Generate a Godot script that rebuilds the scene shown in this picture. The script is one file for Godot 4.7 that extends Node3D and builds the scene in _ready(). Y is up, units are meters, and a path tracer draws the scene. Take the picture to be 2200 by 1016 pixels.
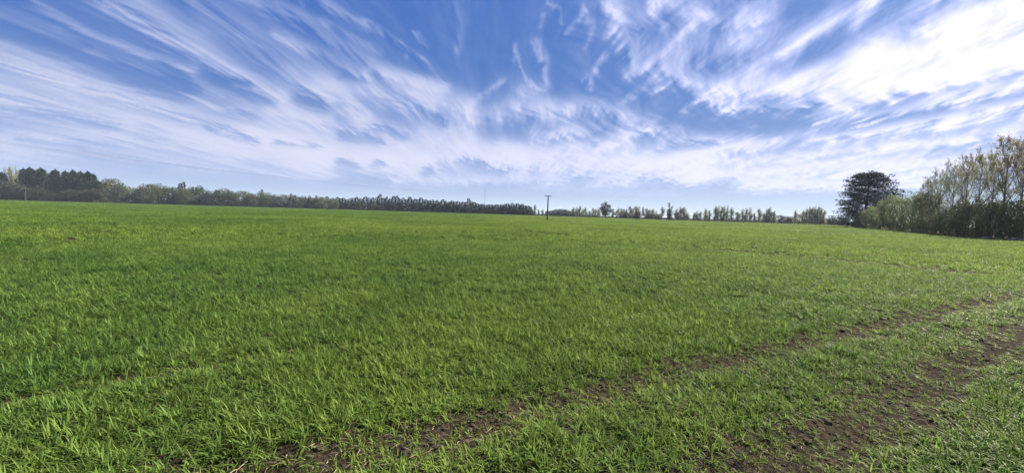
extends Node3D
# A young cereal field under a cirrus sky, seen from head height, woods and poplars round its edge.

const SUN_AZ := 60.0          # degrees right of straight ahead
const SUN_EL := 33.0
const CAM_H := 1.75
const EXPOSURE := 3.5

# cirrus streaks: half width, strength, then azimuth and elevation pairs in degrees
const STREAKS := [
	[0.35,0.42,[-50.8,17.0,-46.3,15.8,-43.0,15.1,-39.3,14.3]],
	[0.55,0.12,[-51.8,15.6,-48.7,15.5,-43.0,14.5]],
	[1.58,0.62,[-44.6,20.1,-41.3,18.5,-38.0,16.7,-34.2,14.9,-30.0,13.4]],
	[0.78,0.3,[-45.2,19.5,-40.8,17.3,-36.0,15.1,-32.4,13.5]],
	[1.13,0.3,[-38.0,18.8,-34.2,17.9,-30.4,16.2,-26.4,14.8]],
	[1.36,0.4,[-38.0,21.4,-32.3,19.0,-27.9,16.9,-24.2,15.6]],
	[1.06,0.42,[-34.1,23.0,-28.4,22.0,-22.0,19.5,-17.3,17.6,-10.4,16.6]],
	[0.6,0.25,[-30.4,23.0,-24.2,21.9,-18.5,20.2]],
	[0.63,0.4,[-30.4,19.9,-25.3,18.7,-20.2,17.0]],
	[0.43,0.32,[-25.3,24.6,-20.3,23.1,-16.1,21.3,-12.4,19.3,-9.5,17.1]],
	[0.36,0.2,[-46.3,14.3,-42.3,13.6,-39.3,12.7]],
	[0.96,0.7,[-51.9,12.7,-48.5,12.0,-44.8,11.3,-40.9,10.4,-36.0,9.3,-29.5,8.2]],
	[0.72,0.35,[-52.0,11.6,-50.4,11.5,-47.9,11.3]],
	[1.41,0.72,[-52.0,9.7,-48.0,9.5,-43.1,8.5,-37.3,7.5,-25.3,7.2]],
	[1.1,0.45,[-52.1,7.7,-48.9,8.0,-44.5,7.7]],
	[1.71,0.62,[-52.2,5.1,-46.5,6.4,-39.4,6.5,-30.5,6.2,-13.4,6.6]],
	[1.44,0.5,[-52.2,3.5,-43.2,4.3,-25.3,4.3]],
	[0.68,0.35,[-39.3,14.3,-38.1,12.4,-34.2,11.1]],
	[1.17,0.5,[-38.1,11.4,-32.4,10.9,-25.3,11.3]],
	[0.36,0.35,[-35.6,13.4,-32.4,13.2,-30.0,13.4]],
	[1.46,0.35,[-29.4,15.3,-24.2,13.7,-19.6,12.5]],
	[1.78,0.6,[-25.3,14.9,-18.5,15.5,-11.7,15.0,-6.5,14.8]],
	[0.8,0.4,[-19.7,17.9,-13.6,16.9,-9.8,16.6]],
	[2.09,0.45,[-13.6,14.9,-8.4,12.5,-6.4,10.1]],
	[1.79,0.45,[-30.5,11.7,-25.3,11.3,-18.4,11.1,-10.3,11.2]],
	[2.02,0.68,[-32.4,8.7,-22.5,9.0,-10.3,9.3,-0.4,8.8]],
	[1.95,0.78,[-28.5,6.1,-16.5,6.7,-3.7,7.4,12.8,7.0,24.7,6.6]],
	[1.03,0.62,[-16.5,4.2,-0.2,4.8,12.9,4.8,24.8,5.5]],
	[0.47,0.35,[-5.8,15.4,-2.0,17.4,-1.3,18.0]],
	[1.47,0.45,[-5.8,13.3,-0.5,14.1,4.1,14.5]],
	[0.35,0.42,[-0.0,22.3,0.7,20.0,2.7,17.5,3.7,16.3]],
	[0.56,0.48,[3.0,22.7,4.0,20.7,4.6,17.5]],
	[0.83,0.4,[2.0,16.9,3.7,16.6]],
	[0.44,0.22,[-7.4,24.1,-8.0,21.3]],
	[0.52,0.14,[-8.4,27.0,-7.1,25.1]],
	[0.25,0.4,[4.5,27.5,5.6,26.0,6.1,24.9]],
	[0.2,0.25,[3.8,24.7,4.1,26.3]],
	[0.41,0.3,[6.7,23.6,8.2,25.2,9.1,26.4]],
	[0.52,0.28,[8.7,26.9,10.1,24.3,9.7,22.2]],
	[1.07,0.52,[12.2,27.7,13.9,24.6,15.2,21.7,16.5,19.4]],
	[1.24,0.38,[13.7,27.1,17.0,23.4,18.3,20.6]],
	[0.56,0.42,[10.5,17.7,11.6,19.7,12.2,20.8]],
	[0.57,0.3,[10.8,17.1,9.9,18.6]],
	[0.63,0.35,[18.4,19.6,20.6,21.0,22.7,23.3]],
	[2.42,0.45,[19.7,27.0,23.8,24.1,27.0,23.1,29.9,24.0]],
	[2.05,0.4,[21.2,20.4,25.6,20.4,29.1,20.9]],
	[0.44,0.3,[16.2,15.8,19.6,18.4,22.3,20.3]],
	[1.39,0.52,[20.1,18.9,23.1,17.3,27.4,16.0,31.4,16.6]],
	[0.51,0.5,[24.3,15.5,29.6,14.1,34.3,12.9,36.1,13.4]],
	[1.33,0.58,[29.3,17.9,33.9,19.6,38.0,21.0,41.7,22.6]],
	[1.61,0.66,[27.4,16.0,33.3,15.3,38.4,15.7,42.1,16.2]],
	[1.41,0.62,[34.2,15.7,40.3,17.0,44.0,19.1,47.0,21.0]],
	[1.81,0.92,[38.1,13.4,42.3,14.1,45.6,14.1,51.3,14.5]],
	[1.65,0.85,[40.3,16.1,44.8,16.4,48.4,17.1,51.0,17.8]],
	[1.3,0.8,[46.6,18.4,48.9,18.9,51.6,19.8]],
	[1.87,0.8,[48.6,14.3,52.0,15.0]],
	[0.69,0.6,[36.7,10.9,38.6,11.9,40.9,12.5]],
	[0.51,0.65,[40.7,10.9,44.2,11.3,47.6,11.9,51.4,12.1]],
	[0.27,0.45,[41.8,10.0,45.6,10.5,48.9,10.8]],
	[0.71,0.78,[20.7,7.3,27.8,8.9,34.5,9.7,42.6,9.6,47.5,9.9,52.3,10.7]],
	[1.21,0.66,[17.8,7.3,29.9,7.6,38.9,8.0,46.0,8.0,52.4,8.7]],
	[1.4,0.78,[24.8,5.7,37.0,5.9,44.5,6.0,52.6,6.1]],
	[0.82,0.75,[30.1,4.3,39.1,4.2,46.3,4.3]],
	[1.32,0.6,[4.4,14.5,9.3,14.5,13.8,13.8,18.7,12.3]],
	[1.61,0.4,[1.4,15.4,4.8,13.0,7.5,11.1]],
	[1.62,0.52,[2.9,11.1,9.5,11.1,15.8,10.1]],
	[0.6,0.45,[12.1,9.5,14.6,10.5,18.8,11.5,22.8,11.7]],
	[0.93,0.52,[18.3,8.5,21.2,10.3,24.5,10.4,29.8,9.8]],
	[1.54,0.62,[-1.7,8.4,6.3,8.9,15.9,8.3]],
	[0.34,0.3,[15.0,14.9,18.5,16.5,20.8,17.2]],
	[0.28,0.25,[23.2,13.9,24.3,15.0]],
	[0.27,0.18,[30.2,11.2,30.9,12.2]],
	[0.26,0.22,[34.1,10.1,35.8,10.9]],
	[0.32,0.35,[3.1,3.6,13.0,3.4,22.1,3.1]],
	[0.22,0.4,[31.2,3.3,34.0,3.4]],
	[0.21,0.45,[-14.2,22.9,-13.4,22.7]],
	[0.27,0.25,[-13.2,22.3,-12.1,21.5]],
	[0.5,0.35,[-13.3,19.7,-12.4,19.2]],
	[0.25,0.25,[-20.3,23.5,-19.6,23.2]],
	[0.3,0.25,[-25.8,22.5,-25.1,22.2]],
	[0.24,0.3,[-28.2,24.0,-27.8,23.6]],
	[0.22,0.35,[-16.1,21.5,-15.1,19.8]],
	[0.37,0.2,[-12.2,8.5,-9.7,10.9]],
	[0.44,0.35,[-10.0,11.5,-9.3,11.1]],
	[0.55,-0.55,[-23.3,5.8,-21.6,5.7]],
	[0.43,-0.45,[-19.6,6.1,-18.4,6.1]],
	[0.52,-0.45,[-12.4,5.3,-11.5,5.4]],
	[0.59,-0.5,[-7.9,7.0,-4.3,6.2,-1.6,5.7]],
	[0.52,-0.45,[8.4,4.8,11.3,5.1]],
	[0.43,-0.4,[17.3,5.1,20.9,4.7]],
	[0.39,-0.25,[-47.5,4.1,-42.1,3.5]],
	[0.44,-0.45,[-50.5,8.0,-47.1,7.6,-45.2,7.3]],
	[0.23,-0.45,[-51.1,5.3,-46.5,5.1]],
	[0.38,-0.5,[-37.7,8.5,-32.4,7.6]],
	[0.41,-0.35,[-30.5,7.6,-25.8,7.8]],
	[0.55,-0.45,[-23.6,9.4,-18.4,9.0]],
	[0.49,-0.4,[-19.6,10.4,-16.0,9.5]],
	[0.55,-0.4,[-11.6,12.9,-10.6,11.8]],
	[0.37,-0.35,[4.9,10.5,12.0,11.1]],
	[0.51,-0.45,[-38.5,13.8,-34.2,13.9]],
	[0.67,-0.45,[-28.4,13.6,-25.8,12.9]],
	[0.44,-0.45,[-23.1,16.9,-20.2,16.8]],
	[0.37,-0.35,[27.0,22.2,32.8,22.6]],
	[0.33,-0.35,[29.3,18.6,33.0,20.2]],
	[0.34,-0.3,[27.2,19.2,31.1,20.1]],
	[0.6,-0.3,[23.8,23.1,28.2,20.8]],
	[0.47,-0.45,[44.0,19.1,46.1,20.5]],
	[0.54,-0.35,[44.6,20.2,46.4,20.8]],
	[1.1,-0.6,[21.6,12.9,29.7,11.2,35.4,10.2]],
	[0.42,-0.45,[37.1,10.1,42.5,10.4,47.4,10.9]],
	[0.24,-0.25,[34.1,17.2,36.6,18.2]],
	[0.28,-0.45,[46.1,6.8,51.7,7.6]],
	[0.24,-0.25,[46.7,7.2,51.7,8.2]]
]
# tree groups: group, kind, then x, z, height, width of each in metres
const TREES := [
	["back_poplars","poplar",[[-502.2,-392.0,32.5,3.7],[-495.0,-390.0,34.3,3.7],[-489.8,-388.0,32.8,3.2],[-491.6,-392.0,34.2,3.7]]],
	["left_pines","pine",[[-466.6,-362.0,25.0,11.1],[-454.3,-368.0,29.4,13.0],[-436.0,-358.0,29.7,15.2],[-428.4,-360.0,29.7,15.2],[-427.2,-366.0,25.3,10.3],[-413.1,-358.0,28.7,12.6],[-408.8,-362.0,28.0,11.1],[-397.1,-358.0,28.7,11.0],[-397.0,-364.0,28.1,11.1],[-383.8,-358.0,27.9,11.8],[-383.1,-362.0,25.8,10.2],[-376.9,-360.0,19.9,8.5]]],
	["left_shrubs","broadleaf",[[-448.2,-345.0,17.4,13.8],[-437.5,-343.0,18.4,13.7],[-426.3,-341.0,15.3,12.0],[-422.1,-344.0,11.7,9.7],[-410.0,-341.0,13.8,10.4],[-403.3,-342.0,9.7,8.0],[-398.5,-343.0,8.3,7.3],[-391.0,-342.0,7.7,7.2],[-382.1,-341.0,11.5,8.8],[-374.2,-343.0,11.4,10.5],[-363.9,-342.0,12.5,9.7],[-359.3,-345.0,14.4,9.7]]],
	["left_bushes","bush",[[-407.2,-338.0,2.2,4.0],[-399.7,-337.0,3.2,5.6],[-391.7,-337.0,3.5,6.3],[-385.4,-338.0,2.1,5.6],[-374.7,-338.0,2.4,8.0],[-365.1,-338.0,2.7,6.4],[-357.0,-339.0,2.6,8.0],[-347.8,-342.0,2.2,4.8],[-337.9,-345.0,1.7,5.7]]],
	["leaf_wood","broadleaf",[[-384.2,-372.0,20.7,11.4],[-382.7,-377.0,23.8,17.7],[-375.8,-377.0,16.9,13.3],[-374.7,-390.0,16.5,13.8],[-362.2,-386.0,15.3,11.8],[-344.3,-375.0,19.5,16.8],[-357.1,-398.0,20.4,15.9],[-337.3,-386.0,17.8,14.5],[-340.2,-399.0,18.1,14.1],[-323.5,-389.0,16.6,12.8],[-331.2,-408.0,18.5,13.4],[-318.7,-402.0,19.9,16.1],[-304.1,-397.0,14.9,14.0],[-315.1,-419.0,16.3,12.8],[-298.2,-406.0,17.9,16.2],[-300.8,-419.0,17.7,12.8],[-287.4,-411.0,15.2,13.5],[-291.2,-428.0,17.5,16.1],[-279.1,-424.0,14.7,14.0],[-265.5,-419.0,16.8,15.8],[-272.8,-442.0,16.8,13.5],[-257.8,-430.0,14.6,14.2],[-255.2,-443.0,15.3,13.6],[-236.3,-435.0,13.4,13.3],[-237.1,-452.0,14.7,16.0],[-225.5,-448.0,12.7,13.7],[-213.2,-441.0,13.9,15.6]]],
	["gap_poplars","poplar",[[-380.9,-384.0,19.5,2.3],[-380.2,-386.0,19.2,2.3],[-376.5,-385.0,19.7,2.3],[-374.8,-386.0,18.5,1.8]]],
	["spires","conifer",[[-335.8,-400.0,22.5,6.6],[-329.7,-396.0,23.8,6.5],[-275.0,-434.0,20.4,4.1],[-246.3,-440.0,16.4,6.2],[-243.8,-442.0,15.6,5.2],[-229.2,-446.0,15.2,4.7],[-222.9,-448.0,15.4,4.7]]],
	["front_broadleaf","broadleaf",[[-199.0,-436.0,12.5,12.3],[-169.4,-440.0,11.0,8.3],[-152.1,-438.0,7.4,9.3],[-144.6,-437.0,6.5,7.7],[-129.9,-436.0,6.9,6.7],[-104.5,-430.0,11.1,7.6],[-77.2,-425.0,6.8,3.0]]],
	["far_conifers","conifer",[[-218.6,-465.7,15.3,7.1],[-212.1,-468.3,13.9,7.7],[-208.7,-471.8,15.3,8.3],[-201.7,-463.2,13.5,8.7],[-199.5,-467.0,14.3,7.1],[-192.0,-458.4,12.5,7.5],[-189.8,-462.2,13.8,8.2],[-187.6,-466.0,14.6,8.8],[-180.3,-457.3,15.5,7.0],[-176.8,-460.8,14.2,7.6],[-168.6,-451.7,16.2,8.0],[-165.7,-455.4,14.8,8.6],[-162.7,-459.0,15.6,7.0],[-155.4,-450.1,15.4,7.4],[-152.4,-453.8,19.9,8.0],[-145.8,-445.1,15.0,8.4],[-142.8,-448.7,16.8,6.9],[-140.3,-452.5,14.9,7.5],[-133.9,-443.9,17.4,7.8],[-130.9,-447.5,18.1,8.4],[-124.7,-438.8,14.3,6.7],[-122.7,-442.8,15.6,7.3],[-120.1,-446.6,14.2,7.9],[-114.2,-437.9,16.7,8.2],[-112.1,-441.9,14.3,6.8],[-106.9,-433.4,14.7,7.1],[-104.8,-437.3,14.4,7.7],[-102.6,-441.3,16.6,8.3],[-97.6,-432.8,13.9,6.6],[-95.4,-436.8,14.6,7.2],[-90.5,-428.3,13.5,7.6],[-88.3,-432.2,14.2,8.1],[-86.0,-436.2,12.8,6.7],[-81.9,-427.9,13.7,7.0],[-79.6,-431.9,11.9,7.6],[-75.1,-423.3,14.7,8.0],[-72.8,-427.3,13.0,6.5],[-70.4,-431.3,12.6,7.1],[-66.5,-422.9,12.0,7.5],[-65.3,-427.3,13.7,8.0],[-61.0,-418.7,12.5,6.4],[-58.6,-422.7,13.2,7.0],[-56.1,-426.7,12.4,7.5],[-52.1,-418.2,12.8,7.9],[-50.1,-422.3,12.5,6.5],[-46.3,-413.8,16.2,6.8],[-43.7,-417.8,13.0,7.4],[-41.1,-421.8,12.7,7.9],[-37.4,-413.2,11.1,6.3],[-34.8,-417.2,10.8,6.9],[-31.2,-408.7,10.7,7.2],[-28.6,-412.7,9.9,7.8],[-25.9,-416.7,10.6,6.4],[-22.5,-408.1,10.5,6.7],[-19.8,-412.1,10.2,7.3],[-16.6,-403.6,10.6,7.6],[-13.9,-407.6,10.3,6.2],[-11.1,-411.6,10.9,6.8],[-8.1,-403.1,11.3,7.1],[-5.8,-407.2,11.9,7.7],[-2.8,-398.7,10.9,6.1],[-0.6,-402.8,12.4,6.6],[2.3,-406.8,11.2,7.2],[4.6,-398.5,12.0,7.5],[7.5,-402.4,10.8,6.2],[9.2,-394.3,11.6,6.5],[12.1,-398.2,10.4,7.0],[15.1,-402.2,10.1,7.6],[17.6,-393.7,9.0,6.0]]],
	["poplars_pole","poplar",[[21.6,-385.0,11.3,3.2],[24.9,-384.0,6.4,2.7],[28.9,-384.0,6.5,3.2],[32.8,-386.0,5.3,3.2]]],
	["dim_trees","broadleaf",[[37.9,-402.0,5.6,7.6],[41.9,-405.0,6.6,7.6],[46.1,-404.0,7.7,7.1],[51.0,-406.0,8.3,8.6],[55.7,-405.0,7.1,7.6],[59.6,-402.0,5.7,6.6]]],
	["poplars_a","poplar",[[56.8,-372.0,9.0,3.9],[60.6,-374.0,9.5,4.0],[62.8,-372.0,10.9,4.4],[66.3,-374.0,8.0,3.5],[68.1,-370.0,9.7,3.5],[72.1,-372.0,6.4,3.9],[74.7,-368.0,9.4,3.5],[77.8,-370.0,8.3,3.5],[79.4,-366.0,9.5,3.4]]],
	["lone","round",[[69.4,-295.0,12.3,9.7]]],
	["poplars_b","poplar",[[89.2,-352.0,8.8,3.3],[92.7,-354.0,7.3,2.9],[94.1,-352.0,9.8,2.9],[96.1,-350.0,9.4,2.9],[99.1,-352.0,9.5,2.9],[101.0,-350.0,8.7,3.3],[103.2,-348.0,11.6,4.1],[106.3,-350.0,10.1,3.3],[107.5,-346.0,11.7,3.7],[111.0,-348.0,11.0,3.3],[113.7,-345.0,11.1,2.8],[116.9,-346.0,10.0,3.7],[119.1,-344.0,9.2,3.6],[121.2,-342.0,9.6,4.0],[124.8,-344.0,7.7,2.8]]],
	["dim_trees_b","broadleaf",[[96.0,-342.0,6.5,6.4],[106.0,-338.0,7.1,5.6],[116.0,-338.0,5.5,7.2],[124.0,-336.0,5.3,5.5]]],
	["poplars_c","poplar",[[125.7,-332.0,11.2,3.9],[135.0,-326.0,9.8,4.2],[137.5,-325.0,11.8,4.6],[140.1,-324.0,11.1,4.6],[143.4,-324.0,7.0,4.2]]],
	["dark_narrow","narrow",[[99.7,-252.0,11.1,5.0]]],
	["poplars_d","poplar",[[145.6,-318.0,7.1,3.0],[147.2,-316.0,8.2,3.3],[149.8,-316.0,7.9,3.3],[152.8,-314.0,10.2,3.7],[155.2,-312.0,9.2,3.3],[158.2,-309.0,12.5,3.6],[161.2,-310.0,12.9,3.3],[162.4,-308.0,12.6,3.3],[165.1,-309.0,12.7,2.9],[167.0,-308.0,13.1,2.9],[169.8,-307.0,11.7,3.6],[173.8,-306.0,8.2,5.0],[177.3,-305.0,10.8,2.9],[179.2,-304.0,11.2,2.9],[181.5,-303.0,11.6,3.6],[185.3,-303.0,7.8,3.2],[188.0,-302.0,11.1,3.9],[190.4,-300.0,8.0,3.5],[192.7,-300.0,11.2,3.2],[194.1,-299.0,12.6,3.5],[196.8,-298.0,9.6,4.9]]],
	["dim_trees_c","broadleaf",[[222.4,-330.0,7.4,6.2],[230.6,-334.0,6.5,7.1],[233.9,-332.0,6.2,6.2],[233.5,-322.0,8.2,6.1],[252.5,-318.0,5.8,6.0],[255.6,-316.0,6.6,5.9],[260.8,-316.0,6.8,6.7],[262.3,-312.0,6.5,5.1]]],
	["poplars_e","poplar",[[208.5,-292.0,10.6,2.7],[211.0,-288.0,10.3,3.0],[212.1,-286.0,11.9,3.4],[213.6,-285.0,13.0,3.4],[214.9,-284.0,13.3,3.0],[216.1,-283.0,13.3,3.0],[217.3,-282.0,13.4,3.0],[219.3,-282.0,13.4,3.3],[221.0,-281.0,10.8,3.0]]],
	["big_pine","bigpine",[[145.0,-163.0,22.9,21.5]]],
	["willows","willow",[[130.8,-148.0,6.1,5.2],[128.7,-142.0,7.5,6.3],[122.5,-132.0,10.0,7.1],[118.4,-124.0,11.0,7.6],[114.2,-116.0,11.9,7.4],[107.5,-106.0,11.8,7.0],[101.1,-97.0,11.3,6.6]]],
	["leafing","leafing",[[110.6,-106.0,13.6,5.7],[106.3,-99.0,14.8,6.1],[102.9,-93.0,16.0,6.3],[99.2,-87.0,16.4,6.1],[93.7,-80.0,16.1,5.8],[89.2,-74.0,13.9,5.2],[85.2,-69.0,16.6,6.3],[83.1,-65.0,15.3,6.3],[81.9,-62.0,14.1,6.6]]],
	["thicket","thicket",[[91.2,-86.0,5.7,5.7],[88.0,-81.0,6.0,5.3],[85.5,-77.0,6.4,5.4],[83.1,-73.0,6.6,5.7],[80.5,-69.0,6.7,5.7],[79.0,-66.0,6.4,5.7],[76.0,-62.0,6.4,5.7],[74.3,-59.0,6.0,5.8],[72.5,-56.0,6.0,5.9]]]
]
# edge of the field: azimuth in degrees, distance in metres
const EDGE := [Vector2(-53.8,387.2),Vector2(-52.3,541.1),Vector2(-39.5,548.3),Vector2(-20.7,496.5),Vector2(3.9,371.4),Vector2(27.3,310.5),Vector2(40.0,336.5),Vector2(41.4,232.0),Vector2(43.2,171.0),Vector2(45.0,132.2),Vector2(46.6,103.2),Vector2(49.6,89.9),Vector2(52.3,80.9),Vector2(54.7,79.5)]

var rng := RandomNumberGenerator.new()
var mats := {}
var taken := {}
var protos := {}
var fine := FastNoiseLite.new()
var broad := FastNoiseLite.new()

# ------------------------------------------------------------------ helpers
func numbered(called: String) -> String:
	if not taken.has(called):
		taken[called] = 0
		return called
	taken[called] += 1
	return "%s_%03d" % [called, taken[called]]

func thing(called: String, label: String, category: String, at := Vector3.ZERO, group := "") -> Node3D:
	var o := Node3D.new()
	o.name = numbered(called)
	add_child(o)
	o.position = at
	o.set_meta("label", label)
	o.set_meta("category", category)
	if group:
		o.set_meta("group", group)
	return o

func part(called: String, mesh: Mesh, m: Material, parent: Node3D) -> MeshInstance3D:
	var o := MeshInstance3D.new()
	o.name = called
	o.mesh = mesh
	o.material_override = m
	parent.add_child(o, true)
	return o

class Shape:
	var v := PackedVector3Array()
	var c := PackedColorArray()
	func tri(a: Vector3, b: Vector3, d: Vector3, col: Color) -> void:
		v.append(a); v.append(b); v.append(d)
		c.append(col); c.append(col); c.append(col)
	func quad(a: Vector3, b: Vector3, d: Vector3, e: Vector3, col: Color) -> void:
		tri(a, b, d, col); tri(a, d, e, col)
	func card(p: Vector3, dir: Vector3, side: Vector3, l: float, w: float, col: Color) -> void:
		var m := p + dir * l * 0.5
		var s := side * w * 0.5
		var t := p + dir * l
		tri(p, m + s, t, col); tri(p, t, m - s, col)
	func tube(pts: Array, rad: Array, sides: int, col: Color, cap := false) -> void:
		var rings := []
		for i in pts.size():
			var d: Vector3 = (pts[mini(i + 1, pts.size() - 1)] - pts[maxi(i - 1, 0)]).normalized()
			var a := d.cross(Vector3(0.31, 0.11, 0.94)).normalized()
			var b := d.cross(a)
			var ring := []
			for k in sides:
				var t := TAU * k / sides
				ring.append(pts[i] + (a * cos(t) + b * sin(t)) * rad[i])
			rings.append(ring)
		for i in pts.size() - 1:
			for k in sides:
				var n := (k + 1) % sides
				quad(rings[i][k], rings[i + 1][k], rings[i + 1][n], rings[i][n], col)
		if cap:
			for e in [0, pts.size() - 1]:
				for k in range(1, sides - 1):
					tri(rings[e][0], rings[e][k], rings[e][k + 1], col)
	func box(lo: Vector3, hi: Vector3, col: Color) -> void:
		var p := []
		for k in 8:
			p.append(Vector3(hi.x if k & 1 else lo.x, hi.y if k & 2 else lo.y, hi.z if k & 4 else lo.z))
		for f in [[0, 2, 3, 1], [4, 5, 7, 6], [0, 4, 6, 2], [1, 3, 7, 5], [0, 1, 5, 4], [2, 6, 7, 3]]:
			quad(p[f[0]], p[f[1]], p[f[2]], p[f[3]], col)
	func mesh() -> ArrayMesh:
		var a := []
		a.resize(Mesh.ARRAY_MAX)
		a[Mesh.ARRAY_VERTEX] = v
		a[Mesh.ARRAY_COLOR] = c
		var m := ArrayMesh.new()
		m.add_surface_from_arrays(Mesh.PRIMITIVE_TRIANGLES, a)
		return m

func rnd(a: float, b: float) -> float:
	return rng.randf_range(a, b)

func ball() -> Vector3:
	while true:
		var p := Vector3(rnd(-1, 1), rnd(-1, 1), rnd(-1, 1))
		var l := p.length()
		if l < 1.0 and l > 0.05:
			return p
	return Vector3.UP

func shade(c: Color, spread: float) -> Color:
	var k := rnd(1.0 - spread, 1.0 + spread)
	var t := rnd(-0.12, 0.12)
	return Color(c.r * k * (1.0 + t), c.g * k, c.b * k * (1.0 - t))

func material(rough: float, back := 0.0, spec := 0.5) -> StandardMaterial3D:
	var m := StandardMaterial3D.new()
	m.vertex_color_use_as_albedo = true
	m.roughness = rough
	m.metallic_specular = spec
	m.cull_mode = BaseMaterial3D.CULL_DISABLED
	if back > 0.0:
		m.backlight_enabled = true
		m.backlight = Color(back, back, back)
	return m

# ------------------------------------------------------------------ sky
const SKY_W := 4096
const SKY_H := 2048
const MAP_W := 1440
const MAP_H := 360
var cover := PackedFloat32Array()
var sky_rows := []
var n_fibre := FastNoiseLite.new()
var n_hatch := FastNoiseLite.new()
var n_warp := FastNoiseLite.new()
var n_mass := FastNoiseLite.new()
var sun_dir := Vector3.UP

func fbm(n: FastNoiseLite, sd: int, f: float, o: int, g := 0.5) -> void:
	n.seed = sd
	n.noise_type = FastNoiseLite.TYPE_SIMPLEX_SMOOTH
	n.frequency = f
	n.fractal_type = FastNoiseLite.FRACTAL_FBM
	n.fractal_octaves = o
	n.fractal_gain = g

func rasterize_streaks() -> void:
	cover.resize(MAP_W * MAP_H)
	cover.fill(0.07)
	for s in STREAKS:
		var w: float = s[0] * 1.05
		var a: float = s[1]
		var p: Array = s[2]
		var lo := Vector2(999, 999)
		var hi := Vector2(-999, -999)
		var pts := []
		for k in range(0, p.size(), 2):
			var q := Vector2(p[k], p[k + 1])
			pts.append(q)
			lo = lo.min(q)
			hi = hi.max(q)
		lo -= Vector2.ONE * w * 3.2
		hi += Vector2.ONE * w * 3.2
		for j in range(maxi(0, int(lo.y * 4.0)), mini(MAP_H, int(hi.y * 4.0) + 1)):
			for i in range(maxi(0, int((lo.x + 180.0) * 4.0)), mini(MAP_W, int((hi.x + 180.0) * 4.0) + 1)):
				var q := Vector2((i + 0.5) / 4.0 - 180.0, (j + 0.5) / 4.0)
				var best := 1e9
				for k in pts.size() - 1:
					best = minf(best, q.distance_squared_to(Geometry2D.get_closest_point_to_segment(q, pts[k], pts[k + 1])))
				var g := exp(-best / (w * w))
				var at := j * MAP_W + i
				if a > 0.0:
					cover[at] = 1.0 - (1.0 - cover[at]) * (1.0 - a * g)
				else:
					cover[at] *= 1.0 + a * g

func cover_at(az: float, el: float) -> float:
	var x := clampf((az + 180.0) * 4.0 - 0.5, 0.0, MAP_W - 1.01)
	var y := clampf(el * 4.0 - 0.5, 0.0, MAP_H - 1.01)
	var i := int(x)
	var j := int(y)
	var fx := x - i
	var fy := y - j
	var k := j * MAP_W + i
	return lerpf(lerpf(cover[k], cover[k + 1], fx), lerpf(cover[k + MAP_W], cover[k + MAP_W + 1], fx), fy)

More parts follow.
